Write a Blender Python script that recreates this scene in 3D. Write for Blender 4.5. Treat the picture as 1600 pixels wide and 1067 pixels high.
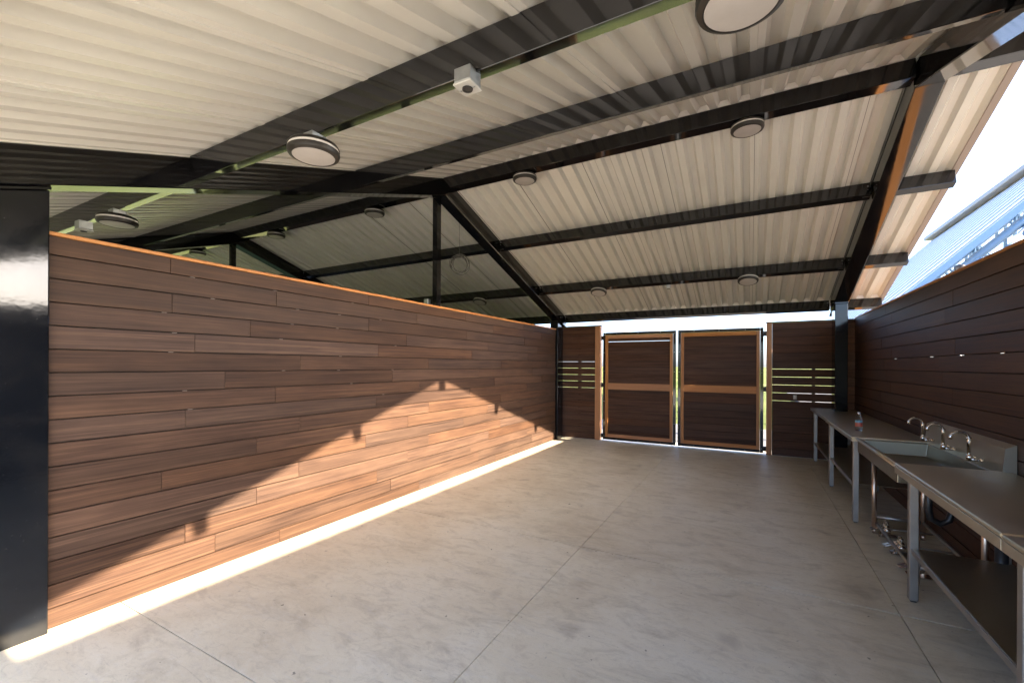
import bpy, bmesh, math, random
from mathutils import Vector, Matrix
random.seed(7)
S = bpy.context.scene
for o in list(bpy.data.objects): bpy.data.objects.remove(o)
COL = S.collection

# ------------------------------------------------------------------ camera
yaw, roll = 0.5013, 0.0041
CAM = Vector((3.7315, 0.0, 1.619))
fw = Vector((-math.sin(yaw), math.cos(yaw), 0)); rt = Vector((math.cos(yaw), math.sin(yaw), 0)); up = Vector((0, 0, 1))
r2 = rt*math.cos(roll) + up*math.sin(roll); u2 = up*math.cos(roll) - rt*math.sin(roll)
cd = bpy.data.cameras.new('camera'); cam = bpy.data.objects.new('camera', cd); COL.objects.link(cam)
cd.sensor_fit = 'HORIZONTAL'; cd.sensor_width = 36; cd.lens = 678.58/1600*36
cd.shift_y = 37.16/1600; cd.clip_start = 0.02; cd.clip_end = 2000
m = Matrix.Identity(4)
for i in range(3):
    m[i][0] = r2[i]; m[i][1] = u2[i]; m[i][2] = -fw[i]; m[i][3] = CAM[i]
cam.matrix_world = m
S.camera = cam

# ------------------------------------------------------------------ light
EL, AZ = math.radians(25.9), math.radians(-0.5)      # sun stands over +X
sund = Vector((math.cos(EL)*math.cos(AZ), math.cos(EL)*math.sin(AZ), math.sin(EL)))
W = bpy.data.worlds.new('World'); S.world = W; W.use_nodes = True
nt = W.node_tree; bg = nt.nodes['Background']
sky = nt.nodes.new('ShaderNodeTexSky'); sky.sky_type = 'NISHITA'; sky.sun_disc = False
sky.sun_elevation = EL; sky.sun_rotation = math.radians(90) - AZ
sky.air_density = 0.6; sky.dust_density = 2.6; sky.ozone_density = 2.0
nt.links.new(sky.outputs[0], bg.inputs[0]); bg.inputs[1].default_value = 0.072
sl = bpy.data.lights.new('sun', 'SUN'); so = bpy.data.objects.new('sun', sl); COL.objects.link(so)
sl.energy = 2.25; sl.angle = math.radians(0.6); sl.color = (1.0, 0.86, 0.66)
so.rotation_euler = sund.to_track_quat('Z', 'Y').to_euler(); so.location = (20, 0, 12)
S.view_settings.view_transform = 'Standard'; S.view_settings.look = 'None'
S.view_settings.gamma = 1; S.view_settings.use_curve_mapping = False
S.view_settings.exposure = 4.15
S.cycles.use_denoising = True; S.cycles.use_adaptive_sampling = False; S.cycles.light_sampling_threshold = 0.0
S.cycles.max_bounces = 12; S.cycles.diffuse_bounces = 6; S.cycles.glossy_bounces = 6
S.cycles.sample_clamp_indirect = 8.0
S.cycles.caustics_reflective = False; S.cycles.caustics_refractive = False

# ------------------------------------------------------------------ materials
MATS = {}
def mat(name):
    mt = bpy.data.materials.new(name); mt.use_nodes = True; MATS[name] = mt
    n = mt.node_tree; return mt, n, n.nodes['Principled BSDF']
def N(n, typ, **kw):
    x = n.nodes.new(typ)
    for k, v in kw.items(): setattr(x, k, v)
    return x
def coord(n, scale=(1, 1, 1), rnd=False, kind='Object'):
    tc = N(n, 'ShaderNodeTexCoord'); mp = N(n, 'ShaderNodeMapping'); mp.inputs['Scale'].default_value = scale
    n.links.new(tc.outputs[kind], mp.inputs['Vector'])
    if rnd:
        oi = N(n, 'ShaderNodeObjectInfo'); mu = N(n, 'ShaderNodeMath', operation='MULTIPLY'); mu.inputs[1].default_value = 57.0
        n.links.new(oi.outputs['Random'], mu.inputs[0]); n.links.new(mu.outputs[0], mp.inputs['Location'])
    return mp.outputs[0]
def noise(n, vec, scale, detail=4, rough=.55, dist=0):
    x = N(n, 'ShaderNodeTexNoise'); x.inputs['Scale'].default_value = scale; x.inputs['Detail'].default_value = detail
    x.inputs['Roughness'].default_value = rough; x.inputs['Distortion'].default_value = dist
    n.links.new(vec, x.inputs['Vector']); return x.outputs['Fac']
def ramp(n, fac, stops):
    r = N(n, 'ShaderNodeValToRGB'); e = r.color_ramp.elements
    while len(e) > 1: e.remove(e[-1])
    e[0].position = stops[0][0]; c = stops[0][1]; e[0].color = (*c, 1) if len(c) == 3 else c
    for p, c in stops[1:]:
        q = e.new(p); q.color = (*c, 1)
    n.links.new(fac, r.inputs[0]); return r.outputs[0]
def mix(n, fac, a, b, mode='MIX'):
    x = N(n, 'ShaderNodeMix', data_type='RGBA', blend_type=mode)
    if isinstance(fac, (int, float)): x.inputs[0].default_value = fac
    else: n.links.new(fac, x.inputs[0])
    for i, v in ((6, a), (7, b)):
        if isinstance(v, tuple): x.inputs[i].default_value = (*v, 1)
        else: n.links.new(v, x.inputs[i])
    return x.outputs[2]
def rng(n, v, a, b, lo=0, hi=1):
    x = N(n, 'ShaderNodeMapRange'); x.inputs[1].default_value = lo; x.inputs[2].default_value = hi
    x.inputs[3].default_value = a; x.inputs[4].default_value = b; n.links.new(v, x.inputs[0]); return x.outputs[0]
def bump(n, b, h, strength, dist=.002):
    x = N(n, 'ShaderNodeBump'); x.inputs['Strength'].default_value = strength; x.inputs['Distance'].default_value = dist
    n.links.new(h, x.inputs['Height']); n.links.new(x.outputs[0], b.inputs['Normal']); return x
def gray(v): return (v, v, v)

def wood(name, c0, c1, c2, vary=.35, rough=.55, spec=.3):
    mt, n, b = mat(name)
    v = coord(n, (1, 1, 1), True)
    st = coord(n, (.9, 48, 48), True); st2 = coord(n, (2.5, 150, 150), True)
    g = noise(n, st, 1.0, 6, .7, .4); g2 = noise(n, st2, 1.0, 4, .7)
    big = noise(n, coord(n, (1.6, 5, 7), True), 1.0, 3, .5)
    c = ramp(n, g, [(.36, c0), (.50, c1), (.66, c2)])
    c = mix(n, rng(n, g2, 0, .6, .42, .75), c, tuple(x*.55 for x in c0))
    c = mix(n, rng(n, big, 0, .42, .42, .72), c, c2); c = mix(n, rng(n, noise(n, coord(n, (2.2, 14, 14), True), 1.0, 3, .5), 0, .40, .55, .8), c, tuple(x*.85 for x in c0))
    oi = N(n, 'ShaderNodeObjectInfo')
    hv = N(n, 'ShaderNodeHueSaturation'); hv.inputs['Saturation'].default_value = 1.0
    n.links.new(rng(n, oi.outputs['Random'], 1-vary, 1+vary*.6), hv.inputs['Value'])
    wn = N(n, 'ShaderNodeTexWhiteNoise', noise_dimensions='1D'); n.links.new(oi.outputs['Random'], wn.inputs['W'])
    n.links.new(rng(n, wn.outputs['Value'], .86, 1.06), hv.inputs['Saturation'])
    n.links.new(c, hv.inputs['Color']); n.links.new(hv.outputs[0], b.inputs['Base Color'])
    n.links.new(rng(n, g, rough-.1, rough+.12), b.inputs['Roughness'])
    b.inputs['Specular IOR Level'].default_value = spec
    bump(n, b, g2, .25, .0012)
    return mt
wood('dark_timber', (.034, .0175, .0115), (.060, .0315, .0200), (.105, .0560, .0320), .24, .52, .18)
wood('gate_timber', (.046, .0205, .0130), (.078, .0370, .0225), (.122, .0600, .0340), .2, .52, .18)
wood('red_timber', (.43, .165, .048), (.50, .210, .064), (.56, .255, .085), .14, .5, .25)

def paint(name, col, rough, bumps=.05, spec=.5, scale=9):
    mt, n, b = mat(name)
    v = coord(n); d = noise(n, v, 3.0, 6, .65); sp = noise(n, v, 90, 2, .5)
    b.inputs['Base Color'].default_value = (*col, 1)
    dirt = mix(n, rng(n, d, 0, .10, .50, .85), col, (.10, .09, .075)); dirt = mix(n, rng(n, sp, 0, .35, .72, .80), dirt, (.14, .13, .11))
    n.links.new(dirt, b.inputs['Base Color'])
    n.links.new(rng(n, d, rough*.55, rough*1.9, .3, .75), b.inputs['Roughness'])
    b.inputs['Specular IOR Level'].default_value = spec
    bump(n, b, noise(n, v, scale, 2, .5), bumps, .01)
    return mt
paint('black_steel', (.005, .005, .006), .055, .014, .6)
paint('post_black', (.004, .005, .007), .075, .03, .45, 16)
paint('rust_black', (.016, .014, .013), .32, .1, .4)

mt, n, b = mat('roof_white')
v = coord(n, (1, .12, 1)); d = noise(n, v, 5, 6, .6); d2 = noise(n, coord(n), 1.1, 4, .6)
c = ramp(n, d, [(.3, (.665, .65, .605)), (.6, (.70, .685, .64))]); c = mix(n, rng(n, d2, 0, .25, .5, .8), c, (.60, .585, .53))
n.links.new(c, b.inputs['Base Color']); b.inputs['Roughness'].default_value = .26; b.inputs['Specular IOR Level'].default_value = .5
bump(n, b, noise(n, coord(n, (1, .3, 1)), 5, 2, .5), .04, .01)

mt, n, b = mat('trim_grey'); b.inputs['Base Color'].default_value = (.30, .25, .22, 1); b.inputs['Roughness'].default_value = .4

mt, n, b = mat('concrete')
v = coord(n, kind='Generated'); g = N(n, 'ShaderNodeNewGeometry'); P = g.outputs['Position']
def pos(scale):
    mp = N(n, 'ShaderNodeMapping'); mp.inputs['Scale'].default_value = scale; n.links.new(P, mp.inputs['Vector']); return mp.outputs[0]
big = noise(n, pos((1, 1, 1)), .9, 7, .62, .6); med = noise(n, pos((1, 2.2, 1)), 3.2, 7, .68, .8); fine = noise(n, pos((1, 1, 1)), 140, 4, .7)
sw = noise(n, pos((1.2, 7, 1)), 2.2, 6, .7, 1.2)
c = ramp(n, big, [(.30, (.55, .465, .33)), (.5, (.65, .575, .43)), (.70, (.70, .64, .51))])
c = mix(n, rng(n, med, 0, .70, .50, .78), c, (.36, .295, .205)); m2 = noise(n, pos((1, 1.6, 1)), 11, 6, .7, 1.5); c = mix(n, rng(n, m2, 0, .45, .52, .72), c, (.38, .32, .235)); c = mix(n, rng(n, m2, .35, 0, .30, .46), c, (.66, .63, .56))
c = mix(n, rng(n, sw, 0, .30, .52, .72), c, (.52, .49, .45))
c = mix(n, rng(n, fine, 0, .3, .5, .8), c, (.22, .19, .16)); scr = noise(n, pos((3, 40, 1)), 1.2, 3, .6, 2.0); c = mix(n, rng(n, scr, 0, .35, .63, .72), c, (.27, .225, .175))
spots = noise(n, pos((1, 1, 1)), 21, 2, .4); c = mix(n, rng(n, spots, 0, .75, .735, .77), c, (.11, .09, .07))
st = noise(n, pos((1, 1, 1)), 2.6, 3, .4, .3); c = mix(n, rng(n, st, 0, .35, .66, .74), c, (.20, .15, .11))
n.links.new(c, b.inputs['Base Color']); n.links.new(rng(n, med, .34, .62, .3, .7), b.inputs['Roughness'])
b.inputs['Specular IOR Level'].default_value = .4
mxh = N(n, 'ShaderNodeMath', operation='ADD'); n.links.new(fine, mxh.inputs[0]); n.links.new(med, mxh.inputs[1])
bump(n, b, mxh.outputs[0], .12, .003)

mt, n, b = mat('pale_concrete')
g = N(n, 'ShaderNodeNewGeometry'); P = g.outputs['Position']
c = ramp(n, noise(n, pos((1, 1, 1)), .8, 7, .65), [(.3, (.40, .385, .355)), (.7, (.53, .51, .48))]); n.links.new(c, b.inputs['Base Color']); b.inputs['Roughness'].default_value = .8
mt, n, b = mat('gravel_grey')
g = N(n, 'ShaderNodeNewGeometry'); P = g.outputs['Position']
c = ramp(n, noise(n, pos((1, 1, 1)), 18, 7, .7), [(.3, (.08, .077, .075)), (.7, (.16, .153, .147))]); n.links.new(c, b.inputs['Base Color']); b.inputs['Roughness'].default_value = .9
mt, n, b = mat('joint_dark'); b.inputs['Base Color'].default_value = (.022, .019, .016, 1); b.inputs['Roughness'].default_value = .9
mt, n, b = mat('backing_black'); b.inputs['Base Color'].default_value = (.012, .011, .010, 1); b.inputs['Roughness'].default_value = .8

mt, n, b = mat('grass')
g = N(n, 'ShaderNodeNewGeometry'); P = g.outputs['Position']
a = noise(n, pos((1, 1, 1)), .12, 6, .6); f2 = noise(n, pos((1, 1, 1)), 6, 5, .7)
c = ramp(n, a, [(.35, (.075, .095, .022)), (.55, (.13, .14, .042)), (.7, (.19, .175, .08))]); c = mix(n, rng(n, f2, 0, .6, .4, .7), c, (.06, .085, .016))
n.links.new(c, b.inputs['Base Color']); b.inputs['Roughness'].default_value = .9; b.inputs['Specular IOR Level'].default_value = .1
bump(n, b, f2, 1.0, .08)

def metal(name, col, rough, aniso=None, mott=0.0):
    mt, n, b = mat(name); b.inputs['Metallic'].default_value = 1.0
    if aniso: h = noise(n, coord(n, aniso), 1.0, 4, .7)
    else: h = noise(n, coord(n), 14, 5, .6)
    cl = noise(n, coord(n), 5, 5, .65)
    c = mix(n, rng(n, cl, 0, 1, .3, .75), tuple(x*(1-mott) for x in col), col)
    n.links.new(c, b.inputs['Base Color']); n.links.new(rng(n, cl, *((rough*.75, rough*1.35) if rough < .2 else (max(.30, rough*.9), max(.36, rough*1.3))), .3, .7), b.inputs['Roughness'])
    if aniso is None: bump(n, b, h, .02, .002)
    return mt
metal('stainless', (.62, .57, .47), .31, (2, 90, 90), .10)
metal('stainless_shaded', (.30, .265, .20), .33, (2, 90, 90), .15)  # basin steel, its dark reflections put into the colour
metal('top_steel', (.66, .595, .455), .31, (2, 90, 90), .12)
metal('steel_leg', (.42, .41, .40), .38, None, .2)
metal('chrome', (.78, .75, .72), .09)
metal('galvanised', (.50, .53, .55), .45, None, .45)
metal('bronze_tube', (.66, .52, .42), .28)

def plain(name, col, rough=.5, **kw):
    mt, n, b = mat(name)
    d = noise(n, coord(n), 11, 4, .6); c = mix(n, rng(n, d, 0, .25, .4, .8), col, tuple(x*.6 for x in col))
    n.links.new(c, b.inputs['Base Color']); b.inputs['Roughness'].default_value = rough
    for k, v in kw.items(): b.inputs[k].default_value = v
    return mt
plain('lamp_black', (.022, .019, .017), .45)
plain('lamp_white', (.72, .69, .66), .35)
plain('lamp_lens', (.50, .47, .455), .4)
plain('plastic_grey', (.50, .50, .48), .45)
plain('plastic_dark', (.03, .03, .03), .5)
plain('wire_dark', (.10, .095, .085), .5)
plain('bay_floor_dark', (.085, .065, .045), .95)  # hidden floor past the partition, made dark to dim those bays
plain('seam_dark', (.10, .15, .22), .5)  # barn roof ribs, coloured dark in place of rib shading
plain('pvc_black', (.02, .02, .022), .35)
plain('blue_steel', (.10, .19, .33), .4)
plain('pale_metal', (.76, .80, .84), .35)
plain('bark', (.10, .075, .05), .9)
plain('label_white', (.75, .74, .72), .5)
plain('label_blue', (.16, .42, .62), .4)
plain('label_red', (.55, .12, .08), .4)
mt, n, b = mat('clear_plastic'); b.inputs['Transmission Weight'].default_value = 1.0; b.inputs['Roughness'].default_value = .06; b.inputs['IOR'].default_value = 1.33; b.inputs['Base Color'].default_value = (.93, .95, .95, 1)

mt, n, b = mat('sheet_pale')      # metal roof sheet, translucency added so sun brightens its shaded side
out = n.nodes['Material Output']; tl = N(n, 'ShaderNodeBsdfTranslucent'); tl.inputs[0].default_value = (.86, .87, .88, 1)
ms = N(n, 'ShaderNodeMixShader'); ms.inputs[0].default_value = .16; b.inputs['Base Color'].default_value = (.66, .66, .66, 1); b.inputs['Roughness'].default_value = .4
n.links.new(b.outputs[0], ms.inputs[1]); n.links.new(tl.outputs[0], ms.inputs[2]); n.links.new(ms.outputs[0], out.inputs[0])

# ------------------------------------------------------------------ helpers
CACHE = {}
def boxmesh(dx, dy, dz, bev=0.0):
    key = (round(dx, 4), round(dy, 4), round(dz, 4), bev)
    if key in CACHE: return CACHE[key]
    bm = bmesh.new(); bmesh.ops.create_cube(bm, size=1.0)
    bmesh.ops.scale(bm, vec=(dx, dy, dz), verts=bm.verts)
    if bev: bmesh.ops.bevel(bm, geom=list(bm.edges), offset=bev, segments=1, affect='EDGES', profile=.5)
    me = bpy.data.meshes.new('box'); bm.to_mesh(me); bm.free(); CACHE[key] = me; return me
def link(name, me, parent=None, loc=(0, 0, 0), material=None, rot=None):
    if material is not None and len(me.materials) and me.materials[0] != MATS[material]:
        k = (me.name, material)
        if k not in CACHE:
            c = me.copy(); c.materials.clear(); c.materials.append(MATS[material]); CACHE[k] = c
        me = CACHE[k]
    elif material is not None and not len(me.materials): me.materials.append(MATS[material])
    o = bpy.data.objects.new(name, me); COL.objects.link(o)
    p = Vector(loc)
    if parent is not None:
        o.parent = parent
        q = parent
        while q is not None: p = p - q.location; q = q.parent
    o.location = p
    if rot: o.rotation_euler = rot
    return o
def box(name, x0, x1, y0, y1, z0, z1, material, parent=None, bev=.002, rot=None):
    return link(name, boxmesh(x1-x0, y1-y0, z1-z0, bev), parent, ((x0+x1)/2, (y0+y1)/2, (z0+z1)/2), material, rot)
def plank_y(name, y0, y1, x0, x1, z0, z1, material, parent, bev=.0015):   # long axis along world Y
    return link(name, boxmesh(y1-y0, x1-x0, z1-z0, bev), parent, ((x0+x1)/2, (y0+y1)/2, (z0+z1)/2), material, (0, 0, math.pi/2))
def plank_z(name, x0, x1, y0, y1, z0, z1, material, parent, bev=.002):    # long axis along world Z
    return link(name, boxmesh(z1-z0, y1-y0, x1-x0, bev), parent, ((x0+x1)/2, (y0+y1)/2, (z0+z1)/2), material, (0, -math.pi/2, 0))
def meshobj(name, verts, faces, material, parent=None, smooth=False, origin=(0, 0, 0)):
    ov = Vector(origin)
    me = bpy.data.meshes.new(name); me.from_pydata([tuple(Vector(v)-ov) for v in verts], [], faces)
    bm = bmesh.new(); bm.from_mesh(me); bmesh.ops.recalc_face_normals(bm, faces=bm.faces); bm.to_mesh(me); bm.free()
    me.materials.append(MATS[material])
    if smooth: me.polygons.foreach_set('use_smooth', [True]*len(me.polygons))
    return link(name, me, parent, origin)
def prism_x(name, poly, x0, x1, material, parent, bev=0.0):               # polygon in (y,z) extruded along X
    cy = sum(p[0] for p in poly)/len(poly); cz = sum(p[1] for p in poly)/len(poly); k = len(poly)
    bm = bmesh.new()
    a = [bm.verts.new((x0-(x0+x1)/2, p[0]-cy, p[1]-cz)) for p in poly]; c = [bm.verts.new((x1-(x0+x1)/2, p[0]-cy, p[1]-cz)) for p in poly]
    bm.faces.new(a); bm.faces.new(c[::-1])
    for i in range(k): bm.faces.new((a[i], a[(i+1) % k], c[(i+1) % k], c[i]))
    bmesh.ops.recalc_face_normals(bm, faces=bm.faces)
    if bev: bmesh.ops.bevel(bm, geom=list(bm.edges), offset=bev, segments=2, affect='EDGES', profile=.5)
    me = bpy.data.meshes.new(name); bm.to_mesh(me); bm.free(); me.materials.append(MATS[material])
    return link(name, me, parent, ((x0+x1)/2, cy, cz))
def lathe(name, prof, material, parent=None, loc=(0, 0, 0), seg=28, smooth=True):
    key = ('lathe', tuple(prof), seg)
    if key not in CACHE:
        vs, fs = [], []
        for r, z in prof:
            for i in range(seg):
                a = 2*math.pi*i/seg; vs.append((r*math.cos(a), r*math.sin(a), z))
        for j in range(len(prof)-1):
            for i in range(seg):
                fs.append((j*seg+i, j*seg+(i+1) % seg, (j+1)*seg+(i+1) % seg, (j+1)*seg+i))
        fs.append(tuple(range(seg))[::-1]); fs.append(tuple((len(prof)-1)*seg+i for i in range(seg)))
        me = bpy.data.meshes.new(name); me.from_pydata(vs, [], fs)
        bm = bmesh.new(); bm.from_mesh(me); bmesh.ops.recalc_face_normals(bm, faces=bm.faces)
        if smooth:
            for f in bm.faces: f.smooth = len(f.verts) < 5
            for e in bm.edges:
                if len(e.link_faces) == 2 and e.calc_face_angle(0) > .6: e.smooth = False
        bm.to_mesh(me); bm.free(); CACHE[key] = me
    return link(name, CACHE[key], parent, loc, material)
def tube(name, pts, r, material, parent=None, seg=10, origin=None, cap=True, radii=None):
    pts = [Vector(p) for p in pts]; ov = Vector(origin) if origin else pts[0].copy()
    vs, fs = [], []; prevn = None
    for i, p in enumerate(pts):
        t = (pts[min(i+1, len(pts)-1)]-pts[max(i-1, 0)]).normalized()
        if prevn is None:
            prevn = t.cross(Vector((0, 0, 1)))
            if prevn.length < .01: prevn = t.cross(Vector((1, 0, 0)))
        nn = (prevn - t*prevn.dot(t)).normalized(); prevn = nn; bb = t.cross(nn)
        rr = radii[i] if radii else r
        for k in range(seg):
            a = 2*math.pi*k/seg; vs.append(p + nn*rr*math.cos(a) + bb*rr*math.sin(a))
    for i in range(len(pts)-1):
        for k in range(seg): fs.append((i*seg+k, i*seg+(k+1) % seg, (i+1)*seg+(k+1) % seg, (i+1)*seg+k))
    if cap: fs.append(tuple(range(seg))[::-1]); fs.append(tuple((len(pts)-1)*seg+k for k in range(seg)))
    o = meshobj(name, vs, fs, material, parent, True, ov); return o
def thing(name, label, cat, loc=(0, 0, 0), group=None):
    o = bpy.data.objects.new(name, None); COL.objects.link(o); o.location = loc; o.empty_display_size = .1
    o['label'] = label; o['category'] = cat
    if group: o['group'] = group
    return o
def tag(o, label, cat, group=None):
    o['label'] = label; o['category'] = cat
    if group: o['group'] = group
    return o
def struct(o): o['kind'] = 'structure'; return o

# ------------------------------------------------------------------ ground and floor
gr = meshobj('ground', [(-900, -900, -.12), (900, -900, -.12), (900, 900, -.12), (-900, 900, -.12)], [(0, 1, 2, 3)], 'grass'); struct(gr)
ap = box('yard_bounce_slab', -1.0, 14, -13.0, -1.03, -.3, -.01, 'pale_concrete', None, .004); struct(ap)  # unseen slab added to bounce sunlight up to the ceiling
ap = box('side_bounce_ground', 5.74, 30, -1.02, 32.0, -.3, -.012, 'gravel_grey', None, .004); struct(ap)  # unseen gravel added in place of grass to keep bounced light neutral
ap = box('rear_bounce_strip', -.5, 5.73, 9.77, 13.0, -.3, -.012, 'gravel_grey', None, .004); struct(ap)  # gravel strip added behind the gates to control light bounced in
fl = bpy.data.objects.new('floor', None); COL.objects.link(fl); struct(fl); fl.location = (0, 0, 0)
box('slab_bed', -10.7, 5.72, -1.0, 9.75, -.3, -.02, 'joint_dark', fl, 0)
xs = [-10.7, -5.0, -.06, 2.408, 4.600, 5.72]; ys = [-1.0, 1.3155, 3.711, 6.11, 9.75]
for i in range(5):
    for j in range(4):
        g = .0028; h = .0050
        box('floor_slab', xs[i]+(g if i else 0), xs[i+1]-(g if i < 4 else 0), ys[j]+((g if j == 1 else h) if j else 0), ys[j+1]-((g if j == 0 else h) if j < 3 else 0), -.06, 0, 'concrete' if i > 1 else 'bay_floor_dark', fl, .0012)

# ------------------------------------------------------------------ steel shelter
YR, Z0, SL = 4.755, 4.165, .328
def zr(y): return Z0 - SL*abs(y-YR)
nz = math.sqrt(1+SL*SL)
sh = thing('steel_shelter', 'black steel framed gable shelter with white ribbed metal roof', 'shelter', (0, YR, 0))
YF, YB = -.08, 9.44
FR = [(4.92, 5.11), (-.10, .09), (-5.12, -4.93), (-10.14, -9.95)]
RD = .232
for x0, x1 in FR:
    e = .006
    prism_x('rafter', [(YR, Z0-e), (YR, Z0-e-RD), (.02, zr(.02)-e-RD), (.02, zr(.02)-e)], x0, x1, 'black_steel', sh, .006)
    prism_x('rafter', [(YR+.001, Z0-e), (YR+.001, Z0-e-RD), (9.18, zr(9.18)-e-RD), (9.18, zr(9.18)-e)], x0, x1, 'black_steel', sh, .006)
# posts with cap plates
def post(x0, x1, y0, y1):
    e = .006+RD+.022
    p = prism_x('post', [(y0, 0), (y1, 0), (y1, zr(y1)-e), (y0, zr(y0)-e)], x0, x1, 'post_black', sh, .007)
    prism_x('cap_plate', [(y0-.004, zr(y0-.004)-e+.001), (y1+.006, zr(y1+.006)-e+.001), (y1+.006, zr(y1+.006)-.007-RD), (y0-.004, zr(y0-.004)-.007-RD)], x0-.005, x1+.006, 'black_steel', p, .003)
    return p
post(-.135, .048, .60, .95); post(-.135, .048, 8.80, 9.10)
post(4.925, 5.105, .04, .745); post(4.93, 5.10, 8.64, 8.95)  # front one is unseen, stretched wide to block sun on the floor
for fx in FR[2:]:
    post(fx[0], fx[1], .60, .95); post(fx[0], fx[1], 8.70, 9.05)
# ridge beam and purlins
def purlin_poly(yc, w=.10, d=.158):
    sgn = -1 if yc > YR else 1          # slope direction dz/dy
    t = Vector((1, sgn*(.303 if abs(yc-1.71) < .01 else SL))).normalized(); nn = Vector((-t.y, t.x))
    c = Vector((yc, zr(yc)-.003))
    return [tuple(c - t*w/2), tuple(c + t*w/2), tuple(c + t*w/2 - nn*d), tuple(c - t*w/2 - nn*d)]
BAYS = [(.10, 4.91), (5.12, 5.605), (-4.92, -.11), (-9.94, -5.13)]
PY = [.12, 1.71, 3.24, 6.25, 7.79, 9.12]
boltm = None
for bi, (a, c) in enumerate(BAYS):
    prism_x('ridge_beam', [(YR-.075, 4.138), (YR+.075, 4.138), (YR+.075, 3.983), (YR-.075, 3.983)], a, c, 'black_steel', sh, .005)
    for yc in PY:
        pu = prism_x('purlin', purlin_poly(yc), a, c, 'black_steel', sh, .004)
        if bi in (0, 2) and yc > YR:      # cleats with bolt heads at both ends
            s = -SL
            for end, sg in ((a, 1), (c, -1)):
                xx0, xx1 = sorted((end + sg*.004, end + sg*.075))
                yy = yc - .062; zc = zr(yc-.05) - .085
                cl = box('cleat', xx0, xx1, yy-.006, yy+.004, zc-.085, zc+.06, 'rust_black', pu, .001, (math.atan(-SL)*0, 0, 0))
                for k in (-1, 0, 1):
                    link('bolt', boxmesh(.014, .010, .014, .003), pu, ((xx0+xx1)/2 - sg*.012, yy-.011, zc-.012+k*.045), 'galvanised')
# thin ridge prop on the partition line, and its twin in the bay beyond
for x in (-.065, -5.03):
    box('ridge_prop', x-.04, x+.04, YR-.045, YR+.045, 0.0, Z0-RD-.02, 'black_steel', sh, .004)
# ribbed roof sheets, 0.915 m each
PITCH = .183; DEP = .057
def prof(x0, nrib=5, lap=.02):
    pts = [(x0-lap, -.007), (x0+.020, -.007), (x0+.021, 0)]
    for i in range(nrib):
        b0 = x0 + i*PITCH
        pts += [(b0+.062, 0), (b0+.090, DEP), (b0+.153, DEP), (b0+.181, 0)]
    pts.append((x0+nrib*PITCH+.012, 0)); return pts
def sheet_mesh(front):
    ps = prof(0); vs, fs = [], []
    yA, yBk = (YF, YR-.022) if front else (YR+.022, YB)
    steps = 2
    k = len(ps)
    for th in (0, .0016):
        for j in range(steps+1):
            y = yA + (yBk-yA)*j/steps
            for x, dz in ps: vs.append((x, y-YR, zr(y)+dz+th))
    off = k*(steps+1)
    for j in range(steps):
        for i in range(k-1):
            a = j*k+i; fs.append((a, a+1, a+k+1, a+k)); fs.append((off+a, off+a+k, off+a+k+1, off+a+1))
    for j in range(steps):
        for i in (0, k-1):
            a = j*k+i; fs.append((a, a+k, off+a+k, off+a))
    for i in range(k-1):
        fs.append((i, off+i, off+i+1, i+1)); a = steps*k+i; fs.append((a, a+1, off+a+1, off+a))
    me = bpy.data.meshes.new('roof_sheet'); me.from_pydata(vs, [], fs); me.materials.append(MATS['roof_white']); return me
shf, shb = sheet_mesh(True), sheet_mesh(False)
XE = 5.575
nsh = 18
for i in range(nsh):
    x = XE - .915*(i+1)
    link('roof_sheet', shf, sh, (x, YR, 0)); link('roof_sheet', shb, sh, (x, YR, 0))
XL = XE - .915*nsh
for front, (ya, yb) in enumerate(((YR+.03, YB-.01),)):  # dark strips standing in for the shadow line at each sheet lap
    sv = []
    for y in (ya, yb):
        for x, z in ((.0190, -.0078), (.0228, -.0078), (.0228, -.0005), (.0190, -.0005)): sv.append((x, y-YR, zr(y)+z))
    sme = bpy.data.meshes.new('lap_shadow_line'); sme.from_pydata(sv, [], [(0, 1, 2, 3), (7, 6, 5, 4), (0, 4, 5, 1), (1, 5, 6, 2), (2, 6, 7, 3), (3, 7, 4, 0)]); sme.materials.append(MATS['wire_dark'])
    for i in range(8): link('lap_shadow_line', sme, sh, (XE - .915*(i+1), YR, 0))
cv = []
for yy in (-.006, .006):
    for x, z in ((.064, .002), (.090, DEP-.004), (.153, DEP-.004), (.179, .002)): cv.append((x, yy, z))
cme = bpy.data.meshes.new('rib_closure'); cme.from_pydata(cv, [], [(0, 1, 2, 3), (7, 6, 5, 4), (0, 4, 5, 1), (1, 5, 6, 2), (2, 6, 7, 3), (3, 7, 4, 0)]); cme.materials.append(MATS['lamp_white'])
for i in range(6):
    for k in range(5):
        x = XE - .915*(i+1) + k*PITCH
        link('rib_closure', cme, sh, (x, 9.075, zr(9.075))); link('rib_closure', cme, sh, (x, YR-.07, zr(YR-.07)))
zc = Z0 + DEP + .004
meshobj('ridge_cap', [(XL, YR-.2, zr(YR-.2)+DEP+.006), (XE+.06, YR-.2, zr(YR-.2)+DEP+.006), (XE+.06, YR, zc+.012), (XL, YR, zc+.012), (XE+.06, YR+.2, zr(YR+.2)+DEP+.006), (XL, YR+.2, zr(YR+.2)+DEP+.006)], [(0, 1, 2, 3), (3, 2, 4, 5)], 'roof_white', sh, False, (0, YR, Z0))
for (ya, yb) in ((YF-.01, YR), (YR+.001, YB+.01)):
    pa, pb = (ya, zr(ya)), (yb, zr(yb))
    prism_x('rake_trim', [(pa[0], pa[1]-.012), (pb[0], pb[1]-.012), (pb[0], pb[1]+DEP+.03), (pa[0], pa[1]+DEP+.03)], XE+.004, 5.645, 'trim_grey', sh, .004)

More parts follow.
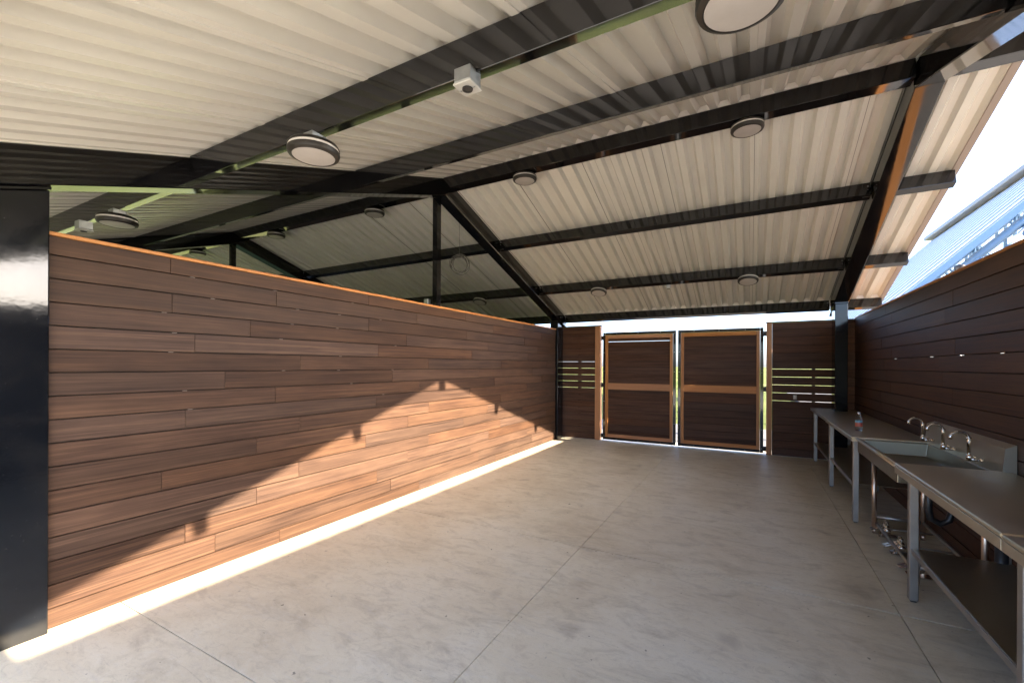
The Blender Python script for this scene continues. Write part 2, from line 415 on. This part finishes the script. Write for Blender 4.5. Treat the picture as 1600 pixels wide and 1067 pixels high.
# ------------------------------------------------------------------ left timber partition
lw = thing('timber_partition', 'dark brown horizontal board partition with orange timber cap, half sunlit, left side', 'wall', (-.06, 4.8, 0))
RP, GAP = .1437, .007
joint0 = [1.59, 2.40, 1.60, 2.17, 1.75, 2.64, 1.97, 2.40, 1.69, 2.64, 2.23, 1.54, 2.63, 2.23, 1.69, 1.90, 2.44]
LW0, LW1 = .955, 8.785
for r in range(17):
    zt = 2.421 - RP*r; zb = max(zt - RP + GAP, .006)
    if r == 0: zt = 2.394
    cuts = [LW0]; y = joint0[r]
    while y < LW1-.15: cuts.append(y); y += 1.90 + random.uniform(-.03, .03)
    cuts.append(LW1)
    for a, c in zip(cuts[:-1], cuts[1:]):
        dx = random.uniform(-.0012, .0012); dz = random.uniform(-.0008, .0008)
        plank_y('plank', a+.0013, c-.0013, -.021+dx, 0+dx, zb+dz, zt+dz, 'dark_timber', lw)
        # pale fixing clips glimpsed in the joints
plank_y('cap_rail', LW0, LW1, -.135, .010, 2.397, 2.421, 'red_timber', lw, .003)
box('backing', -.030, -.024, LW0, LW1, .01, 2.395, 'backing_black', lw, 0)  # black sheet added to stop light leaking through the board gaps
for y in (1.2, 2.4, 3.6, 4.5, 5.9, 7.1, 8.3): box('stud', -.100, -.031, y-.025, y+.025, .01, 2.395, 'black_steel', lw, .002)
for r in range(17):
    zt = 2.421 - RP*r; zb = max(zt-RP+GAP, .006)
    if r == 0: zt = 2.394
    plank_y('plank', LW0, LW1, -.125, -.104, zb, zt, 'dark_timber', lw)
clip = boxmesh(.004, .03, .0035)
for r in range(1, 9):
    for yb in (1.72, 2.45, 3.1, 3.9):
        if random.random() < .7:
            y = yb + random.uniform(-.25, .2)
            link('fixing_clip', clip, lw, (-.003, y, 2.421-RP*r+GAP*.5-.001), 'trim_grey')

# ------------------------------------------------------------------ right timber wall
rw = thing('timber_screen_wall', 'dark board wall behind the steel tables and sink, right side', 'wall', (5.35, 4.8, 0))
RW0, RW1 = .66, 9.242
for r in range(17):
    zt = 2.436 - RP*r; zb = max(zt-RP+GAP, .006)
    if r == 0: zt = 2.428
    cuts = [RW0]; y = RW0 + random.uniform(.5, 1.8)
    while y < RW1-.2: cuts.append(y); y += 1.90 + random.uniform(-.03, .03)
    cuts.append(RW1)
    for a, c in zip(cuts[:-1], cuts[1:]):
        dx = random.uniform(-.001, .001)
        plank_y('plank', a+.0013, c-.0013, 5.29+dx, 5.311+dx, zb, zt, 'gate_timber', rw)
plank_y('cap_rail', RW0, RW1, 5.285, 5.385, 2.431, 2.455, 'red_timber', rw, .003)
# backing with five small openings at one joint
zs = 2.436 - RP*5 + GAP*.5
box('backing', 5.316, 5.321, RW0, RW1, .01, zs-.012, 'backing_black', rw, 0)
box('backing', 5.316, 5.321, RW0, RW1, zs+.014, 2.43, 'backing_black', rw, 0)
prev = RW0
for y in (4.40, 5.10, 5.80, 6.40, 7.02):
    box('backing', 5.316, 5.321, prev, y-.055, zs-.0115, zs+.0135, 'backing_black', rw, 0); prev = y+.055
box('backing', 5.316, 5.321, prev, RW1, zs-.0115, zs+.0135, 'backing_black', rw, 0)
for r in range(17):
    zt = 2.436 - RP*r; zb = max(zt-RP+GAP, .006)
    if r == 0: zt = 2.428
    d = .012 if abs((zt-RP+GAP*.5)-zs) < .02 else 0
    d2 = .012 if abs((zt+GAP*.5)-zs) < .02 else 0
    plank_y('plank', RW0, RW1, 5.352, 5.373, zb, zt-d2*0, 'dark_timber', rw)
for k in range(8):
    y = 1.2 + k*1.06; box('stud', 5.323, 5.351, y-.03, y+.03, .01, 2.43, 'black_steel', rw, .002)

# rear board wall of the neighbouring bays, mirrored in the steel above the partition
bw = thing('rear_board_wall', 'dark board wall closing the back of the bays beyond the partition', 'wall', (-5, 9.26, 0))
for r in range(17):
    zt = 2.436 - RP*r; zb = max(zt-RP+.003, .006)
    for a in (-10.1, -6.8, -3.5):
        link('plank', boxmesh(3.295, .021, zt-zb, .0015), bw, (a+1.65, 9.256, (zt+zb)/2), 'gate_timber')
box('backing', -10.1, -.20, 9.268, 9.273, .01, 2.43, 'backing_black', bw, 0)

# ------------------------------------------------------------------ end panels
def end_panel(x0, x1, top, trim, stud_x, slots, label, z_first):
    p = thing('slatted_panel', label, 'panel', ((x0+x1)/2, 9.25, 0))
    # board joints: slots is list of joint heights that are open
    js = []; z = z_first
    while z < top-.05: z += RP
    z -= RP
    while z > .04: js.append(z); z -= RP
    tops = [top-.012] + js
    for i, zt in enumerate(tops):
        zb = tops[i+1] if i+1 < len(tops) else .0
        g1 = .008 if any(abs(zt-s) < .03 for s in slots) else .004
        g0 = .008 if any(abs(zb-s) < .03 for s in slots) else .005
        link('plank', boxmesh(x1-x0, .021, (zt-g1/2)-(zb+g0/2), .0015), p, ((x0+x1)/2, 9.245+.0105, (zt-g1/2+zb+g0/2)/2), 'gate_timber')
    lo, hi = min(slots)-RP*.5, max(slots)+RP*.5
    box('backing', x0, x1, 9.269, 9.274, .01, lo, 'backing_black', p, 0)
    box('backing', x0, x1, 9.269, 9.274, hi, top-.02, 'backing_black', p, 0)
    box('stud', stud_x[0], stud_x[1], 9.268, 9.33, .0, top-.02, 'black_steel', p, .002)
    if x1 > 5: box('stud', 4.985, x1, 9.268, 9.33, .0, top-.02, 'black_steel', p, .002)
    plank_z('trim_board', trim[0], trim[1], 9.225, 9.35, .0, top-.012, 'red_timber', p)
    xa, xb = min(x0, trim[0]-.012), max(x1, trim[1]+.012)
    box('cap_strip', xa, xb, 9.22, 9.36, top-.010, top+.006, 'rust_black', p, .002)
    return p
end_panel(-.13, .748, 2.495, (.751, .867), (.344, .412), [1.699, 1.558, 1.416, 1.272, 1.131], 'narrow dark slatted panel left of the double gate', 1.131)
end_panel(4.086, 5.375, 2.425, (3.997, 4.083), (4.692, 4.740), [1.566, 1.424, 1.282, 1.140, .997], 'wide dark slatted panel right of the double gate, behind the far table', .997)
# far side posts of gate opening
ob = thing('wall_outlet', 'small grey outdoor outlet cover on the slatted panel right of the gate', 'outlet', (4.438, 9.24, 1.02))
box('cover', 4.41, 4.466, 9.20, 9.243, 1.03, 1.11, 'plastic_grey', ob, .006)
box('flap', 4.418, 4.458, 9.193, 9.199, 1.05, 1.10, 'label_white', ob, .003)

# ------------------------------------------------------------------ gates
def gate(x0, x1, hinge, label):
    g = thing('timber_gate', label, 'gate', ((x0+x1)/2, 9.25, 0), 'double gate leaves')
    zb, zt = .022, 2.335
    sw = .055
    inner = [(x0, x0+sw), (x1-sw, x1)]
    for a, c in inner: box('steel_stile', a, c, 9.245, 9.285, zb, zt, 'black_steel', g, .003)
    for a, c in ((zb, zb+.055), (zt-.058, zt)): box('steel_rail', x0+sw+.001, x1-sw-.001, 9.246, 9.284, a, c, 'black_steel', g, .003)
    a, c = x0+sw+.003, x1-sw-.003
    tw = .056
    plank_z('timber_stile', a, a+tw, 9.228, 9.262, zb+.058, zt-.061, 'red_timber', g)
    plank_z('timber_stile', c-tw, c, 9.228, 9.262, zb+.058, zt-.061, 'red_timber', g)
    for za, zz in ((zb+.058, zb+.125), (1.108, 1.245), (zt-.134, zt-.061)):
        link('timber_rail', boxmesh(c-a-2*tw-.002, .032, zz-za, .002), g, ((a+c)/2, 9.245, (za+zz)/2), 'red_timber')
    z = zb+.062
    n0 = 16; h = (zt-.064-z)/n0
    for k in range(n0):
        gp = .003 + (.002 if k in (n0-2, n0-1) else 0)
        link('plank', boxmesh(c-a-.02, .018, h-gp, .0012), g, ((a+c)/2, 9.272, z+h*(k+.5)+random.uniform(-.001, .001)), 'gate_timber')
    for k in range(1, n0):
        if k == n0-1 and hinge < 0: continue
        box('gap_blocker', a+.012, c-.012, 9.282, 9.290, z+h*k-.02, z+h*k+.02, 'backing_black', g, 0)  # black strips added behind the joints to stop light through the gate
    hx = (x0-.045, x0-.001) if hinge < 0 else (x1+.001, x1+.045)
    for z in (2.22, 1.20, .10): box('hinge', hx[0], hx[1], 9.25, 9.29, z-.045, z+.045, 'rust_black', g, .004)
    for z in (.1, .45, .85, 1.5, 1.9, 2.28):
        for (p, q) in inner: link('bolt', boxmesh(.012, .008, .012, .002), g, ((p+q)/2, 9.242, z), 'galvanised')
    for k in range(3):
        for z in (zb+.026, zt-.03): link('bolt', boxmesh(.012, .008, .012, .002), g, (x0+.3+k*(x1-x0-.6)/2, 9.243, z), 'galvanised')
    return g
gate(.924, 2.425, -1, 'left leaf of the double gate, dark boards framed in orange timber')
gate(2.461, 3.951, 1, 'right leaf of the double gate, dark boards framed in orange timber')

# ------------------------------------------------------------------ lamps
def lamp(x, y, ztop, label, boxh=.0, tilt=0):
    t = thing('ceiling_light', label, 'light', (x, y, ztop), 'round lights under the purlins')
    if boxh:
        link('junction_box', boxmesh(.10, .10, boxh, .004), t, (x, y, ztop-boxh/2), 'galvanised')
    z = ztop - boxh
    lathe('housing', [(.075, 0.0), (.118, -.003), (.138, -.012), (.146, -.024), (.147, -.032)], 'lamp_black', t, (x, y, z), 40)
    lathe('band', [(.1425, -.0315), (.1440, -.038), (.1440, -.044), (.1425, -.0475)], 'lamp_white', t, (x, y, z), 40)
    lathe('bezel', [(.147, -.047), (.148, -.060), (.142, -.074), (.124, -.083), (.1195, -.081), (.1195, -.066)], 'lamp_black', t, (x, y, z), 40)
    t.rotation_euler = (tilt, 0, 0)
    lathe('diffuser', [(.1188, -.068), (.1186, -.0805), (.09, -.0835), (.02, -.0845)], 'lamp_lens', t, (x, y, z), 40)
    return t
def pbot(yc): return zr(yc) - .003 - .158*nz
lamp(1.42, 1.72, pbot(1.71)+.002, 'round black ringed light on a metal box under the nearest purlin, by the left rafter', .05)
lamp(3.70, 1.70, pbot(1.71)+.002, 'large round light cut by the top edge of the photo', .05)
lamp(1.27, 4.80, 3.982, 'round light under the ridge beam, nearer the left rafter')
lamp(3.70, 4.80, 3.982, 'round light under the ridge beam, nearer the right rafter')
lamp(1.29, 7.77, pbot(7.79)+.016, 'round light under the lowest inner purlin, above the left gate leaf', 0, -math.atan(SL))
lamp(3.70, 7.77, pbot(7.79)+.016, 'round light under the lowest inner purlin, above the right gate side', 0, -math.atan(SL))
lamp(-1.27, 1.72, pbot(1.71)+.002, 'dark round light beyond the partition, under the front purlin by the left post', .05)
lamp(-1.30, 4.80, 3.982, 'round light beyond the partition under the ridge, left of the thin prop')
lamp(-3.74, 4.80, 3.982, 'round light beyond the partition under the ridge, farther left')
lamp(-1.30, 7.77, pbot(7.79)+.016, 'round light beyond the partition, low, right of the hanging wire coil', 0, -math.atan(SL))
lamp(-6.4, 4.80, 3.982, 'farthest round light beyond the partition just above the timber cap')
def elbox(x, y, ztop, s, h, label, lens=True):
    t = thing('outlet_box', label, 'box', (x, y, ztop))
    box('body', x-s/2, x+s/2, y-s/2, y+s/2, ztop-h, ztop, 'galvanised', t, .003)
    box('cover', x-s/2-.004, x+s/2+.004, y-s/2-.004, y+s/2+.004, ztop-h-.012, ztop-h-.001, 'plastic_grey', t, .003)
    lathe('socket', [(.026, -.001), (.025, -.007), (.017, -.007), (.016, -.004)], 'plastic_dark', t, (x, y, ztop-h-.0125), 16)
    for sx in (-1, 1): link('screw', boxmesh(.008, .008, .005, .001), t, (x+sx*s*.4, y, ztop-h-.015), 'galvanised')
    return t
elbox(2.55, 1.705, pbot(1.71)+.014, .092, .068, 'square galvanised outlet box under the nearest purlin')
elbox(2.51, 7.77, pbot(7.79)-.004, .07, .045, 'small pale box under the far purlin between two round lights')
elbox(-1.97, 1.705, pbot(1.71)+.004, .105, .08, 'grey metal box under the purlin beyond the partition, beside the left post')
elbox(-.20, 4.72, 2.53, .07, .07, 'tiny grey box beside the thin ridge prop above the partition')

# hanging wire coil
cx, cy_, czz = -.12, 5.36, 3.149
cw = thing('wire_coil', 'loose coil of thin wire hanging from the rafter beside the ridge prop', 'cable', (cx, cy_, czz-.14))
pts = []
for k in range(260):
    a = k/260*2*math.pi*8; r = .128 + .018*math.sin(k*.21) + .012*math.sin(k*.083+1); u = r*math.cos(a) + .012*math.sin(k*.13)
    w = .02*math.sin(k*.047) + .012*math.sin(a*.5)
    pts.append((cx + .81*u - .58*w, cy_ + .58*u + .81*w, czz + r*math.sin(a) - .01))
tube('coil', pts, .0038, 'wire_dark', cw, 5)
tube('hanger', [(cx, cy_, czz+.11), (cx+.004, cy_, czz+.3), (cx, cy_-.003, zr(cy_)-RD+.02)], .0025, 'wire_dark', cw, 5)

# ------------------------------------------------------------------ steel tables
def table(y0, y1, x0, x1, z, label, shelf, legs, edge=.045, split=None):
    t = thing('work_table', label, 'table', ((x0+x1)/2, (y0+y1)/2, 0))
    L = y1-y0
    cuts = [y0] + ([split] if split else []) + [y1]
    for a, c in zip(cuts[:-1], cuts[1:]):
        dz = 0 if c == y1 else -.004
        plank_y('table_top', a+.001, c-.001, x0, x1, z-.022+dz, z+dz, 'top_steel', t, .006)
        plank_y('front_edge', a+.002, c-.002, x0+.001, x0+.012, z-edge, z-.0235+dz, 'stainless', t, .002)
    box('end_edge', x0+.013, x1-.003, y0+.001, y0+.012, z-edge, z-.0225, 'stainless', t, .002)
    box('end_edge', x0+.013, x1-.003, y1-.012, y1-.001, z-edge, z-.0225, 'stainless', t, .002)
    for ly in legs:
        for lx in (x0+.06, x1-.10):
            box('leg', lx-.025, lx+.025, ly-.025, ly+.025, .012, z-.024, 'steel_leg', t, .004)
            box('foot', lx-.017, lx+.017, ly-.017, ly+.017, 0, .0118, 'plastic_dark', t, .003)
    if shelf:
        a, c = min(legs)+.026, max(legs)-.026
        plank_y('shelf', a, c, x0+.05, x1-.07, shelf-.006, shelf, 'stainless', t, .002)
        plank_y('shelf_lip', a, c, x0+.042, x0+.0495, shelf-.035, shelf+.001, 'steel_leg', t, .002)
    return t
table(7.285, 9.12, 4.655, 5.27, .905, 'steel work table in the far corner by the slatted panel', .33, (7.36, 8.98))
table(5.53, 7.280, 4.64, 5.27, .907, 'steel work table holding the water bottle, beyond the sink', .40, (5.69, 7.22))
table(1.0, 4.155, 4.665, 5.27, .918, 'near steel work table with lower shelf beside the sink, cut by the right photo edge', .37, (1.1, 2.55, 3.97), .075, 2.61)

# sink
sk = thing('trough_sink', 'long stainless steel trough sink with three gooseneck taps against the board wall', 'sink', (4.97, 4.85, 0))
SX0, SX1, SY0, SY1, SZ, SB = 4.685, 5.255, 4.170, 5.50, .895, .765
ix0, ix1, iy0, iy1 = SX0+.035, SX1-.05, SY0+.03, SY1-.03
V = [(SX0, SY0, SZ), (SX1, SY0, SZ), (SX1, SY1, SZ), (SX0, SY1, SZ), (ix0, iy0, SZ), (ix1, iy0, SZ), (ix1, iy1, SZ), (ix0, iy1, SZ),
     (ix0+.015, iy0+.015, SB+.008), (ix1-.015, iy0+.015, SB+.008), (ix1-.015, iy1-.015, SB+.008), (ix0+.015, iy1-.015, SB+.008),
     (SX0, SY0, SB), (SX1, SY0, SB), (SX1, SY1, SB), (SX0, SY1, SB)]
F = [(0, 1, 5, 4), (1, 2, 6, 5), (2, 3, 7, 6), (3, 0, 4, 7), (4, 5, 9, 8), (5, 6, 10, 9), (6, 7, 11, 10), (7, 4, 8, 11), (8, 9, 10, 11), (0, 12, 13, 1), (1, 13, 14, 2), (2, 14, 15, 3), (3, 15, 12, 0), (12, 15, 14, 13)]
bn = meshobj('basin', V, F, 'stainless_shaded', sk, False, (4.97, 4.85, .8))
bv = bn.modifiers.new('bevel', 'BEVEL'); bv.width = .006; bv.segments = 2
tube('rolled_rim', [(SX0-.004, SY0+.01, SZ-.004), (SX0-.004, SY1-.01, SZ-.004)], .016, 'stainless', sk, 12)
meshobj('backsplash', [(5.215, SY0-.04, SZ), (5.23, SY0-.04, 1.075), (5.285, SY0-.04, 1.10), (5.285, SY0-.04, SZ), (5.215, SY1+.1, SZ), (5.23, SY1+.1, 1.075), (5.285, SY1+.1, 1.10), (5.285, SY1+.1, SZ)],
        [(0, 1, 2, 3), (7, 6, 5, 4), (0, 4, 5, 1), (1, 5, 6, 2), (2, 6, 7, 3), (3, 7, 4, 0)], 'stainless', sk, False, (5.25, 4.85, SZ))
for (x, y) in ((4.80, 5.42), (4.80, 4.20), (5.16, 5.42), (5.16, 4.20)):
    lg = tube('leg', [(x, y, .045), (x, y, SB-.06)], .0205, 'bronze_tube', sk, 16)
    tube('socket', [(x, y, SB-.075), (x, y, SB-.002)], .0265, 'bronze_tube', lg, 16)
    tube('foot', [(x, y, 0), (x, y, .05)], .0165, 'bronze_tube', lg, 16)
for y in (5.42, 4.20):
    tube('stretcher', [(4.82, y, .16), (5.14, y, .16)], .016, 'steel_leg', sk, 10)
tube('stretcher', [(5.16, 4.22, .16), (5.16, 5.40, .16)], .016, 'steel_leg', sk, 10)
tube('drain_pipe', [(4.98, 4.62, SB), (4.98, 4.62, .50), (4.99, 4.62, .42), (5.05, 4.62, .385), (5.10, 4.62, .42), (5.12, 4.62, .50), (5.18, 4.62, .52), (5.29, 4.62, .52)], .024, 'pvc_black', sk, 12)
tube('waste_stub', [(5.15, 3.95, .02), (5.15, 3.95, .52)], .032, 'pvc_black', sk, 12)
for y in (5.37, 4.885, 4.40):
    fx = 5.14
    fc = tube('tap', [(fx, y, .935), (fx, y, .962), (fx, y, .985)], .0165, 'chrome', sk, 16, radii=[.0165, .0165, .0125])
    sp = [(fx, y, .98), (fx, y, 1.095)]
    for k in range(1, 11):
        a = math.pi*k/10*.92; sp.append((fx - .052*(1-math.cos(a)), y - .010*k/10, 1.095 + .048*math.sin(a)))
    sp.append((sp[-1][0]-.001, y-.010, sp[-1][2]-.022))
    tube('spout', sp, .0095, 'chrome', fc, 12, radii=[.012]+[.0112]+[.0088]*9+[.0105, .0115])
    tube('collar', [(fx, y, 1.088), (fx, y, 1.106)], .0148, 'chrome', fc, 12)
    tube('body_arm', [(fx, y, .948), (fx+.03, y, .945), (5.222, y, .945)], .011, 'chrome', fc, 10)
    for k in (-.055, .055):
        tube('valve', [(fx+.045, y+k*.15, .945), (fx+.05, y+k, .948)], .009, 'chrome', fc, 8)
        lathe('flange', [(.0, .0), (.019, 0), (.015, .012), (.006, .016)], 'chrome', fc, (fx+.05, y+k, .95), 12)

# foot valves
for y, lab in ((5.36, 'chrome foot pedal valve on the floor below the sink, farthest of three'), (4.91, 'chrome foot pedal valve on the floor below the sink, middle of three'), (4.46, 'chrome foot pedal valve on the floor, half hidden by the near table leg')):
    fv = thing('foot_valve', lab, 'valve', (4.84, y, 0), 'foot pedal valves under the sink')
    bx = 4.86
    box('base', bx-.05, bx+.10, y-.045, y+.045, 0, .012, 'chrome', fv, .003)
    tube('body', [(bx+.02, y-.05, .065), (bx+.02, y+.05, .065)], .024, 'chrome', fv, 14)
    lathe('bonnet', [(.022, 0), (.024, .02), (.014, .034), (.014, .06), (.008, .066)], 'chrome', fv, (bx+.02, y-.022, .08), 14)
    lathe('bonnet', [(.022, 0), (.024, .02), (.014, .034), (.014, .06), (.008, .066)], 'chrome', fv, (bx+.02, y+.028, .08), 14)
    for s in (-1, 1):
        meshobj('pedal', [(bx-.10, y+s*.024-.018, .048), (bx-.10, y+s*.024+.018, .048), (bx-.01, y+s*.024+.014, .09), (bx-.01, y+s*.024-.014, .09),
                          (bx-.10, y+s*.024-.018, .054), (bx-.10, y+s*.024+.018, .054), (bx-.01, y+s*.024+.014, .098), (bx-.01, y+s*.024-.014, .098)],
                [(0, 1, 2, 3), (4, 7, 6, 5), (0, 4, 5, 1), (1, 5, 6, 2), (2, 6, 7, 3), (3, 7, 4, 0)], 'chrome', fv, False, (bx-.05, y, .05))
        tube('bracket', [(bx-.02, y+s*.03, .012), (bx-.005, y+s*.03, .085)], .007, 'chrome', fv, 8)
    tube('supply_pipe', [(bx+.05, y, .07), (bx+.10, y, .075), (bx+.25, y, .08), (bx+.35, y, .08)], .009, 'steel_leg', fv, 8)
tube('floor_rail', [(4.815, 4.22, .10), (4.815, 5.40, .10)], .013, 'steel_leg', sk, 10)

# bottle
bo = thing('water_bottle', 'clear plastic water bottle with blue and red label on the steel table', 'bottle', (4.80, 6.12, .908))
bl = Vector((4.80, 6.12, .908))
lathe('body', [(.028, 0), (.0325, .006), (.0330, .03), (.0315, .05), (.0330, .07), (.0325, .118), (.030, .135), (.020, .162), (.0125, .175), (.0125, .186)], 'clear_plastic', bo, bl, 24)
lathe('cap', [(.0150, .183), (.0155, .186), (.0155, .200), (.0135, .202)], 'label_white', bo, bl, 20)
lathe('label', [(.0335, .045), (.0337, .066)], 'label_red', bo, bl, 24)
lathe('label_band', [(.0337, .0662), (.0337, .088)], 'label_red', bo, bl, 24)
lathe('label_top', [(.0338, .0885), (.0338, .112)], 'label_blue', bo, bl, 24)

# ------------------------------------------------------------------ neighbouring steel building beyond the right wall
NY, FY, T = 11.0, 25.4, .96
nb = thing('steel_barn', 'neighbouring steep ribbed metal roof on blue lattice trusses beyond the right wall', 'building', (9.5, 15, 0))
def pz(x): return 4.0 + T*(x-7.4)
XA, XB = 5.75, 10.70
meshobj('roof_sheet', [(XA, NY, pz(XA)), (XB, NY, pz(XB)), (XB, FY, pz(XB)), (XA, FY, pz(XA)), (XA, NY, pz(XA)-.01), (XB, NY, pz(XB)-.01), (XB, FY, pz(XB)-.01), (XA, FY, pz(XA)-.01)],
        [(0, 1, 2, 3), (7, 6, 5, 4), (0, 4, 5, 1), (1, 5, 6, 2), (2, 6, 7, 3), (3, 7, 4, 0)], 'sheet_pale', nb, False, (9, 15, 5))
nT = Vector((-T, 0, 1)).normalized()
def slantbox(name, y0, y1, h, material, xa=XA, xb=XB, base=.002, parent=nb):
    vs = []
    for off in (base, base+h):
        for x in (xa, xb):
            for y in (y0, y1):
                p = Vector((x, y, pz(x))) + nT*off; vs.append(tuple(p))
    return meshobj(name, vs, [(0, 1, 3, 2), (4, 6, 7, 5), (0, 4, 5, 1), (2, 3, 7, 6), (0, 2, 6, 4), (1, 5, 7, 3)], material, parent, False, vs[0])
y = NY+.5
while y < FY-.3:
    slantbox('roof_rib', y-.04, y+.04, .008, 'seam_dark'); y += .80
box('ridge_cap', XB-.28, XB+.28, NY-.05, FY+.1, pz(XB)-.02, pz(XB)+.14, 'trim_grey', nb, .02)
slantbox('rake_trim', NY-.12, NY+.02, .10, 'blue_steel', XA, XB, -.08)
def bar(name, a, c, r, parent): return tube(name, [a, c], r, 'blue_steel', parent, 4)
for yy in (NY+.12, NY+2.1, NY+4.2, NY+6.4):
    tr = bar('truss', (XA+.05, yy, pz(XA)-.30), (XB, yy, pz(XB)-.30), .07, nb)
    off = 1.0
    bar('lower_chord', (XA+1.0, yy, pz(XA+1.0)-1.25), (XB, yy, pz(XB)-1.25), .06, tr)
    x = XA+1.0; k = 0
    while x < XB-.5:
        bar('web_member', (x, yy, pz(x)-.30), (x+.42, yy, pz(x+.42)-1.25), .04, tr)
        bar('web_member', (x, yy, pz(x)-1.25), (x+.02, yy, pz(x+.02)-.30), .04, tr); x += .62
    box('post', XA+.6, XA+.8, yy-.1, yy+.1, -.1, pz(XA+.6)-.25, 'blue_steel', nb, .01)
    box('post', XB-.3, XB-.1, yy-.1, yy+.1, -.1, pz(XB-.3)-.25, 'blue_steel', nb, .01)
# gooseneck yard lamp and a small lantern behind the wall
gl = thing('gooseneck_lamp', 'gooseneck yard lamp with pale shade above the right wall top', 'lamp', (7.2, 9.9, -.1))
gx, gy, gz = 7.45, 9.9, 3.62
arc = [(gx+.55, gy, -.1), (gx+.55, gy, gz+.05)]
for k in range(1, 9):
    a = math.pi*k/8; arc.append((gx+.275+.275*math.cos(a), gy, gz+.05+.22*math.sin(a)))
tube('pole', arc, .022, 'steel_leg', gl, 10)
lathe('shade', [(.03, .10), (.055, .08), (.06, -.02), (.085, -.05), (.16, -.12), (.17, -.14)], 'pale_metal', gl, (gx, gy, gz), 20)
tn = thing('vent_lantern', 'small dark capped lantern post just above the right wall top', 'lamp', (6.95, 9.9, -.1))
tube('stem', [(6.78, 9.9, -.1), (6.78, 9.9, 3.10)], .03, 'steel_leg', tn, 10)
lathe('lantern', [(.07, 0), (.085, .03), (.085, .07), (.06, .09), (.075, .16), (.07, .20), (.02, .23)], 'rust_black', tn, (6.78, 9.9, 3.10), 16)
lathe('glass', [(.086, .03), (.087, .065)], 'pale_metal', tn, (6.78, 9.9, 3.10), 16)
